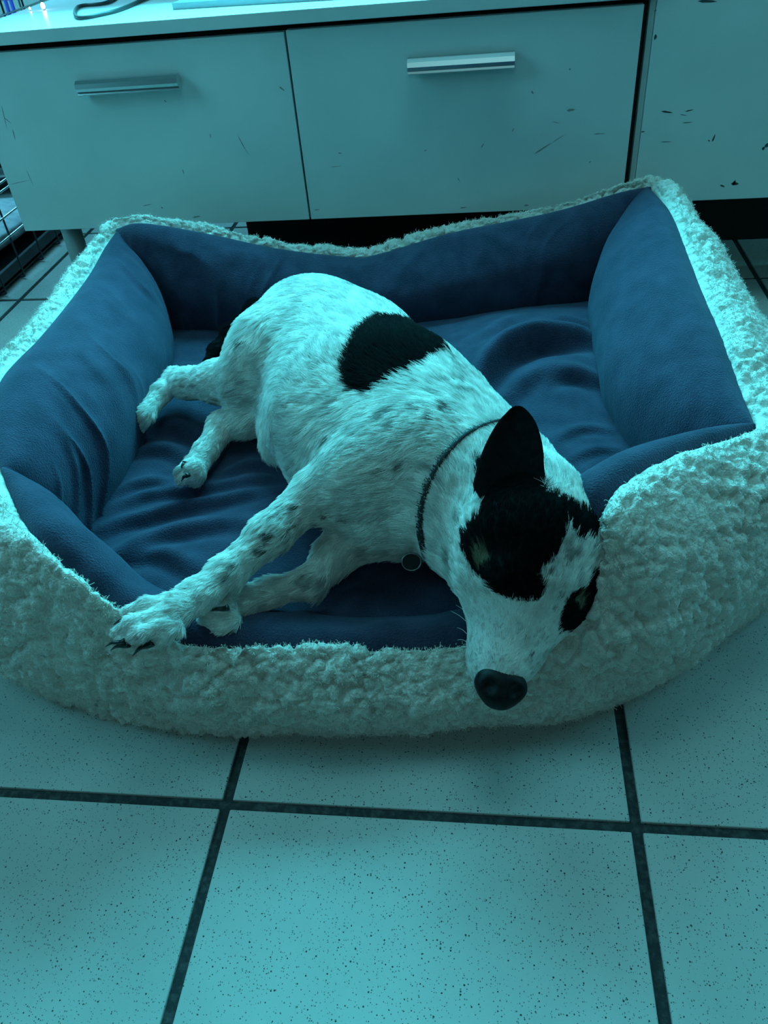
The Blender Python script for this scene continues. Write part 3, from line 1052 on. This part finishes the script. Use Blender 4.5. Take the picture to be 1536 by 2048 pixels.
tc = at(823, 1124, .150)
th = np.linspace(0, 2 * math.pi, 33)
te1, te2 = RC[:, 0], RC[:, 1]
te2 = te2 * 0.9
MB().tube(np.array([tc + 0.0100 * (math.cos(q) * te1 + math.sin(q) * te2) for q in th]), 0.0009, 8, False).build('ring', M['tag_metal'], collar, True)
MB().tube([tc - RC[:, 2] * 0.0018, tc - RC[:, 2] * 0.0002], 0.0090, 32).build('tag', M['tag_disc'], collar, False)

# whiskers
wh = MB()
for x0, y0, x1, y1 in ((937, 1232, 912, 1210), (938, 1248, 902, 1222), (936, 1270, 914, 1255), (935, 1285, 915, 1280), (940, 1175, 920, 1163), (1060, 1320, 1092, 1300), (945, 1300, 922, 1294)):
    a, b = at(x0, y0, .150), at(x1, y1, .156)
    wh.tube(catmull([a, (a + b) / 2 + np.array([0, 0, .002]), b], 8), np.linspace(0.0003, 0.0001, 8), 5)
w_ = wh.build('whiskers', mat('whisker', (0.8, 0.8, 0.8), 0.4), dog, True)
w_['kind'] = 'stuff'

# ------------------------------------------------------------------ dog bed
# control rows: seam u, v, z | base u, v | inward swell of the velvet bolster
RIM = [(-.393, .885, .250, -.440, .915), (-.342, .882, .256, -.345, .930), (-.235, .884, .228, -.235, .933), (-.116, .886, .191, -.116, .933), (.006, .886, .167, .006, .933),
       (.06, .886, .168, .06, .933), (.185, .886, .195, .185, .933), (.357, .884, .218, .357, .930), (.470, .884, .243, .480, .930),
       (.524, .885, .250, .570, .910), (.522, .745, .254, .588, .74), (.500, .525, .239, .585, .52), (.492, .410, .230, .578, .40), (.480, .290, .217, .560, .26),
       (.470, .216, .218, .525, .160), (.392, .168, .231, .455, .108), (.325, .125, .240, .385, .058), (.282, .086, .233, .315, .024), (.262, .052, .188, .275, .008), (.222, .036, .138, .222, .000),
       (.142, .027, .112, .142, -.002), (.05, .026, .113, .05, -.003), (-.024, .027, .118, -.024, .000), (-.122, .030, .127, -.130, .008), (-.147, .034, .137, -.165, .016), (-.194, .041, .170, -.215, .026),
       (-.223, .051, .198, -.255, .040), (-.266, .080, .230, -.320, .060), (-.300, .120, .234, -.375, .088),
       (-.350, .200, .236, -.440, .140), (-.392, .280, .245, -.468, .260), (-.414, .386, .248, -.478, .386), (-.415, .512, .236, -.478, .512), (-.413, .625, .231, -.476, .625), (-.412, .750, .229, -.468, .750), (-.408, .840, .238, -.455, .840)]
RIM = np.array(RIM)
I_BL, I_BR, I_FR, I_FL = 0, 9, 14, 29
dbed = empty('dog_bed', BO + 0.06 * BU + 0.46 * BV)
tag(dbed, 'fleece dog bed with blue velvet bolsters and a dipped front edge', 'dog bed')

# outer shell of looped fleece
n_s = 1700
R_ = catmull(RIM, n_s, True)
S = bed(R_[:, 0], R_[:, 1], R_[:, 2])
B = bed(R_[:, 3], R_[:, 4], 0.0)
tang = np.roll(S, -1, 0) - np.roll(S, 1, 0)
tang[:, 2] = 0
tang /= np.linalg.norm(tang, axis=1, keepdims=True)
outw = np.stack([tang[:, 1], -tang[:, 0], 0 * tang[:, 0]], 1)
flip = np.sign(((B - S) * outw).sum(1).mean())
outw = outw * flip
# smooth the outward direction at the corners
for _ in range(60):
    outw = (np.roll(outw, 1, 0) + 2 * outw + np.roll(outw, -1, 0)) / 4
outw /= np.linalg.norm(outw, axis=1, keepdims=True)
h = R_[:, 2][:, None]
zz = np.array([0, 0, 1.0])
D = B - S
D[:, 2] = 0
keys = [S - outw * 0.004 - zz * 0.012, S, S + 0.28 * D + zz * (0.012 * np.minimum(1, h / .2)), S + 0.80 * D + outw * 0.004 - zz * 0.10 * h, S + 1.05 * D + outw * 0.012 - zz * 0.36 * h,
        S + 1.06 * D + outw * 0.012 - zz * 0.64 * h, S + 0.98 * D + outw * 0.002 - zz * 0.90 * h, S + 0.80 * D - zz * (0.995 * h), S + 0.35 * D - zz * (0.998 * h)]
keys = np.stack(keys, 1)
n_t = 210
V = np.stack([catmull(k_, n_t) for k_ in keys])
V = V.reshape(-1, 3)
F = grid_faces(n_s, n_t, True, False)
nn = vnormals(V, F)
cen = BO + 0.06 * BU + 0.46 * BV
if (nn * (V - cen)).sum(1).mean() < 0:
    F = F[:, ::-1]
    nn = -nn
tcol = np.tile(np.arange(n_t), n_s)
edge = np.clip((tcol - 4) / 9.0, 0, 1)
wv = V + 0.004 * np.stack([vnoise(V * 90, s_) for s_ in (61, 62, 63)], -1)
w1 = worley(wv * 84.0, 5)
w2 = worley(wv * 200.0, 8)
amp = 0.45 + 0.55 * sstep(-0.6, 0.6, fbm(V * 9, 71))
curl = (np.sqrt(np.clip(1 - (w1 / 0.78) ** 2, 0.02, 1)) - 0.7) * 0.0120 * amp + (np.sqrt(np.clip(1 - (w2 / 0.8) ** 2, 0.02, 1)) - 0.7) * 0.0032 + 0.002 * fbm(V * 30, 73) + 0.005 * fbm(V * 9, 75)
V = V + nn * (curl * edge)[:, None]
V[:, 2] = np.maximum(V[:, 2], 0.0005)
mesh_obj('fleece_cover', V, F, M['sherpa'], dbed)['label'] = 'cream looped fleece cover'
nn = vnormals(V, F)
NFZ = 150000
pk = rng.choice(len(V), NFZ)
pk = pk[(tcol[pk] > 12) & (V[pk, 2] > 0.004)]
NFZ = len(pk)
fr = V[pk] + rng.normal(size=(NFZ, 3)) * 0.0009
d0 = nn[pk] + 0.9 * rng.normal(size=(NFZ, 3))
d1 = 0.8 * rng.normal(size=(NFZ, 3))
fp = np.zeros((NFZ, 5, 3))
for k, t_ in enumerate(np.linspace(0, 1, 5)):
    fp[:, k] = fr + (d0 * t_ + d1 * math.sin(t_ * 3.0) * 0.7) * 0.0014
fz = bpy.data.hair_curves.new('fleece_pile')
fz.add_curves([5] * NFZ)
fz.attributes['position'].data.foreach_set('vector', fp.astype(np.float32).ravel())
ra = fz.attributes.get('radius') or fz.attributes.new('radius', 'FLOAT', 'POINT')
ra.data.foreach_set('value', np.tile(np.array([0.00028, 0.00028, 0.00024, 0.0002, 0.0001], np.float32), NFZ))
fz.materials.append(M['sherpa'])
pile = bpy.data.objects.new('fleece_pile', fz)
C.objects.link(pile)
pile.parent = dbed
pile.matrix_parent_inverse = dbed.matrix_world.inverted()
pile['kind'] = 'stuff'


# four velvet bolsters
def bolster(i0, i1, dmax, p, wr, seed, hmul=1.0, d_end=0.02):
    rows = [RIM[k % len(RIM)] for k in range(i0, (i1 if i1 > i0 else i1 + len(RIM)) + 1)]
    ns = 300
    q = catmull(np.array(rows), ns)
    S = bed(q[:, 0], q[:, 1], q[:, 2])
    T = np.gradient(S, axis=0)
    T[:, 2] = 0
    T /= np.linalg.norm(T, axis=1, keepdims=True)
    inw = np.stack([T[:, 1], -T[:, 0], 0 * T[:, 0]], 1)
    if ((cen - S) * inw).sum() < 0:
        inw = -inw
    for _ in range(200):
        inw[1:-1] = (inw[:-2] + 2 * inw[1:-1] + inw[2:]) / 4
    inw /= np.linalg.norm(inw, axis=1, keepdims=True)
    t = np.linspace(0, 1, ns)
    d = (d_end + (dmax - d_end) * (1 - np.abs(2 * t - 1) ** p) ** 0.75)[:, None]
    rel = d / dmax
    h = q[:, 2][:, None]
    keys = np.stack([S - zz * 0.02 - inw * 0.003, S - zz * 0.001 + inw * 0.001, S + inw * d * 0.28 + zz * 0.012 * rel * hmul, S + inw * d * 0.66 - zz * 0.05 * h, S + inw * d * 0.95 - zz * 0.25 * h,
                     S + inw * d * 1.0 - zz * 0.50 * h, S + inw * d * 0.86 - zz * 0.74 * h, S + inw * d * 0.6 - zz * 0.88 * h, S - inw * 0.004 - zz * 0.88 * h, S - inw * 0.004 - zz * 0.4 * h], 1)
    nt = 110
    V = np.stack([catmull(k_, nt) for k_ in keys])
    V = V.reshape(-1, 3)
    F = grid_faces(ns, nt, False, True)
    nn = vnormals(V, F)
    mid = S[ns // 2] + inw[ns // 2] * dmax * 0.5 - zz * 0.08
    if (nn * (V - mid)).sum(1).mean() < 0:
        F = F[:, ::-1]
        nn = -nn
    F = list(map(list, F))
    F.append(list(range(nt)))
    F.append(list(range((ns - 1) * nt, ns * nt)))
    tc_ = np.tile(np.linspace(0, 1, nt), ns)
    sc_ = np.repeat(np.cumsum(np.r_[0, np.linalg.norm(np.diff(S, axis=0), axis=1)]), nt)
    # pulled creases running down from the seam
    e = np.stack([sc_ * 17 + tc_ * wr[1] + 0.9 * vnoise(V * 8, seed), tc_ * 2.0, 0 * tc_ + seed], -1)
    cr = fbm(e, seed, 2)
    env = sstep(0.10, 0.2, tc_) * sstep(0.75, 0.5, tc_)
    patchy = sstep(-0.35, 0.5, vnoise(np.stack([sc_ * 5, tc_ * 2.2, 0 * tc_ + seed * 1.7], -1), seed + 9))
    dis = (wr[0] * (1 - np.abs(cr)) ** 3 - wr[0] * 0.25) * patchy * env + 0.004 * fbm(V * 7, seed + 5) * env
    V = V + nn * dis[:, None]
    return mesh_obj('bolster', V, F, M['velvet'], dbed)


bolster(I_FL, len(RIM), 0.130, 3.0, (0.0085, 9.0), 3)          # left
bolster(I_BL, I_BR, 0.105, 4.0, (0.005, 2.0), 14)            # back
bolster(I_BR, I_FR, 0.130, 2.6, (0.0014, -3.0), 25)           # right
bolster(I_FR, I_FL, 0.075, 6.0, (0.003, 2.0), 36, 0.7)       # front

# seat cushion: a wrinkled, quilted top pressed down under the dog
gu = np.arange(-0.385, 0.495, 0.003)
gv = np.arange(0.030, 0.870, 0.003)
GU, GV = np.meshgrid(gu, gv, indexing='ij')
Q = bed(GU, GV, 0.0)
hz = 0.088 + 0.006 * fbm(Q * 6, 81)
hz += 0.050 * np.exp(-(((GU - 0.30) / 0.17) ** 2 + ((GV - 0.62) / 0.14) ** 2) ** 1.5)
hz += 0.022 * np.exp(-(((GU - 0.27) / 0.13) ** 2 + ((GV - 0.36) / 0.13) ** 2))
hz += 0.022 * np.exp(-(((GU + 0.24) / 0.10) ** 2 + ((GV - 0.56) / 0.09) ** 2))
hz += 0.010 * np.exp(-(((GU + 0.16) / 0.16) ** 2 + ((GV - 0.24) / 0.10) ** 2))


def fold(pts, hgt, wid):
    """a rounded ridge with a furrow on its near side along a line of photograph pixels"""
    global hz
    P = np.array([at(x, y, 0.10) for x, y in pts])
    P = catmull(P, 40)[:, :2]
    X = Q[..., :2].reshape(-1, 2)
    best = np.full(len(X), 9.0)
    sg = np.zeros(len(X))
    endw = np.zeros(len(X))
    for k in range(39):
        a, b = P[k], P[k + 1]
        ab = b - a
        t = np.clip((X - a) @ ab / (ab @ ab), 0, 1)
        dv = X - (a + t[:, None] * ab)
        d = np.hypot(dv[:, 0], dv[:, 1])
        m_ = d < best
        best = np.where(m_, d, best)
        sg = np.where(m_, np.sign(dv[:, 0] * -ab[1] + dv[:, 1] * ab[0]), sg)
        endw = np.where(m_, math.sin(math.pi * (k + 0.5) / 39) ** 0.6, endw)
    if P[-1][0] < P[0][0]:
        sg = -sg
    sd = best * sg                     # + beyond the line, - on the near side
    hz = hz + (hgt * endw * (np.exp(-((sd - wid * 0.5) / wid) ** 2) - 0.8 * np.exp(-((sd + wid * 0.7) / (wid * 0.8)) ** 2))).reshape(hz.shape)


for pts_, hg_, wd_ in (([(165, 1065), (260, 1030), (400, 1000), (540, 985)], .012, .013), ([(190, 1130), (290, 1075), (420, 1050), (530, 1060)], .011, .015),
                       ([(200, 1120), (300, 1100), (370, 1130), (420, 1170)], .010, .014), ([(210, 1010), (300, 975), (420, 972), (560, 950)], .010, .011),
                       ([(250, 900), (330, 895), (390, 930)], .009, .012), ([(225, 980), (290, 955), (350, 960)], .008, .010),
                       ([(300, 850), (360, 860), (420, 880)], .010, .014), ([(420, 960), (500, 925), (580, 940)], .008, .010),
                       ([(330, 720), (400, 735), (450, 740)], .006, .012),
                       ([(955, 800), (1000, 755), (1060, 730), (1130, 722), (1205, 718)], .030, .021), ([(985, 840), (1060, 790), (1130, 775), (1205, 790)], .008, .016),
                       ([(1110, 900), (1160, 870), (1230, 865)], .006, .009), ([(1130, 940), (1190, 910), (1250, 905)], .005, .008),
                       ([(1080, 800), (1140, 780), (1210, 785)], .007, .012), ([(930, 720), (1000, 690), (1060, 655)], .006, .016), ([(1110, 672), (1160, 690), (1205, 705)], .010, .012),
                       ([(640, 1180), (700, 1130), (760, 1120)], .006, .012)):
    fold(pts_, hg_, wd_)
# the dog's underside in every column presses the cushion down
ins = FIELD < 0
low = np.where(ins.any(2), LO[2] + VOX * ins.argmax(2), 9.0)
ii = np.clip(((Q[..., 0] - LO[0]) / VOX).round().astype(int), 0, NX - 1)
jj = np.clip(((Q[..., 1] - LO[1]) / VOX).round().astype(int), 0, NY - 1)
lw = low[ii, jj]
inside = (Q[..., 0] > LO[0]) & (Q[..., 0] < HI[0]) & (Q[..., 1] > LO[1]) & (Q[..., 1] < HI[1])
lw = np.where(inside, lw, 9.0)
hz = np.where(lw < 1, np.minimum(hz, np.maximum(lw + 0.002, 0.05)), hz)
for _ in range(4):
    hp = np.pad(hz, 1, mode='edge')
    hs = (hp[:-2, 1:-1] + hp[2:, 1:-1] + hp[1:-1, :-2] + hp[1:-1, 2:] + 2 * hz) / 6
    hz = np.where(lw < 1, np.minimum(hs, hz + 0.002), hs)
# rounded off towards its border, which stays inside the bolsters
eu = np.minimum(GU - gu[0], gu[-1] - GU)
ev = np.minimum(GV - gv[0], gv[-1] - GV)
eb_ = np.clip(np.minimum(eu, ev) / 0.05, 0, 1)
hz = 0.03 + (hz - 0.03) * np.sqrt(1 - (1 - eb_) ** 2)
# squeeze the front corners of the square grid into the rounded front of the bed
lim = np.interp(GU, [-.42, -.36, -.30, -.25, -.18, -.10, .18, .25, .31, .38, .45, .50], [.27, .20, .13, .09, .055, .04, .04, .05, .10, .145, .19, .24])
cu = bed(GU, np.where(GV < 0.30, np.maximum(GV, lim + (GV - gv[0]) * 0.05), GV), np.where(GV < lim, np.minimum(hz, 0.06), hz)).reshape(-1, 3)
n0, n1 = hz.shape
cuF = grid_faces(n0, n1)
# closed underside
cub = bed(GU, np.maximum(GV, lim), np.full_like(hz, 0.012)).reshape(-1, 3)
loop = [i * n1 for i in range(n0)] + [(n0 - 1) * n1 + j for j in range(1, n1)] + [i * n1 + n1 - 1 for i in range(n0 - 2, -1, -1)] + [j for j in range(n1 - 2, 0, -1)]
VB = np.vstack([cu, cub[loop]])
nb = len(cu)
side = [[loop[k], nb + k, nb + (k + 1) % len(loop), loop[(k + 1) % len(loop)]] for k in range(len(loop))]
cushF = list(map(list, cuF)) + side + [[nb + k for k in range(len(loop))]]
mesh_obj('seat_cushion', VB, cushF, M['velvet'], dbed)['label'] = 'creased blue velvet seat cushion'
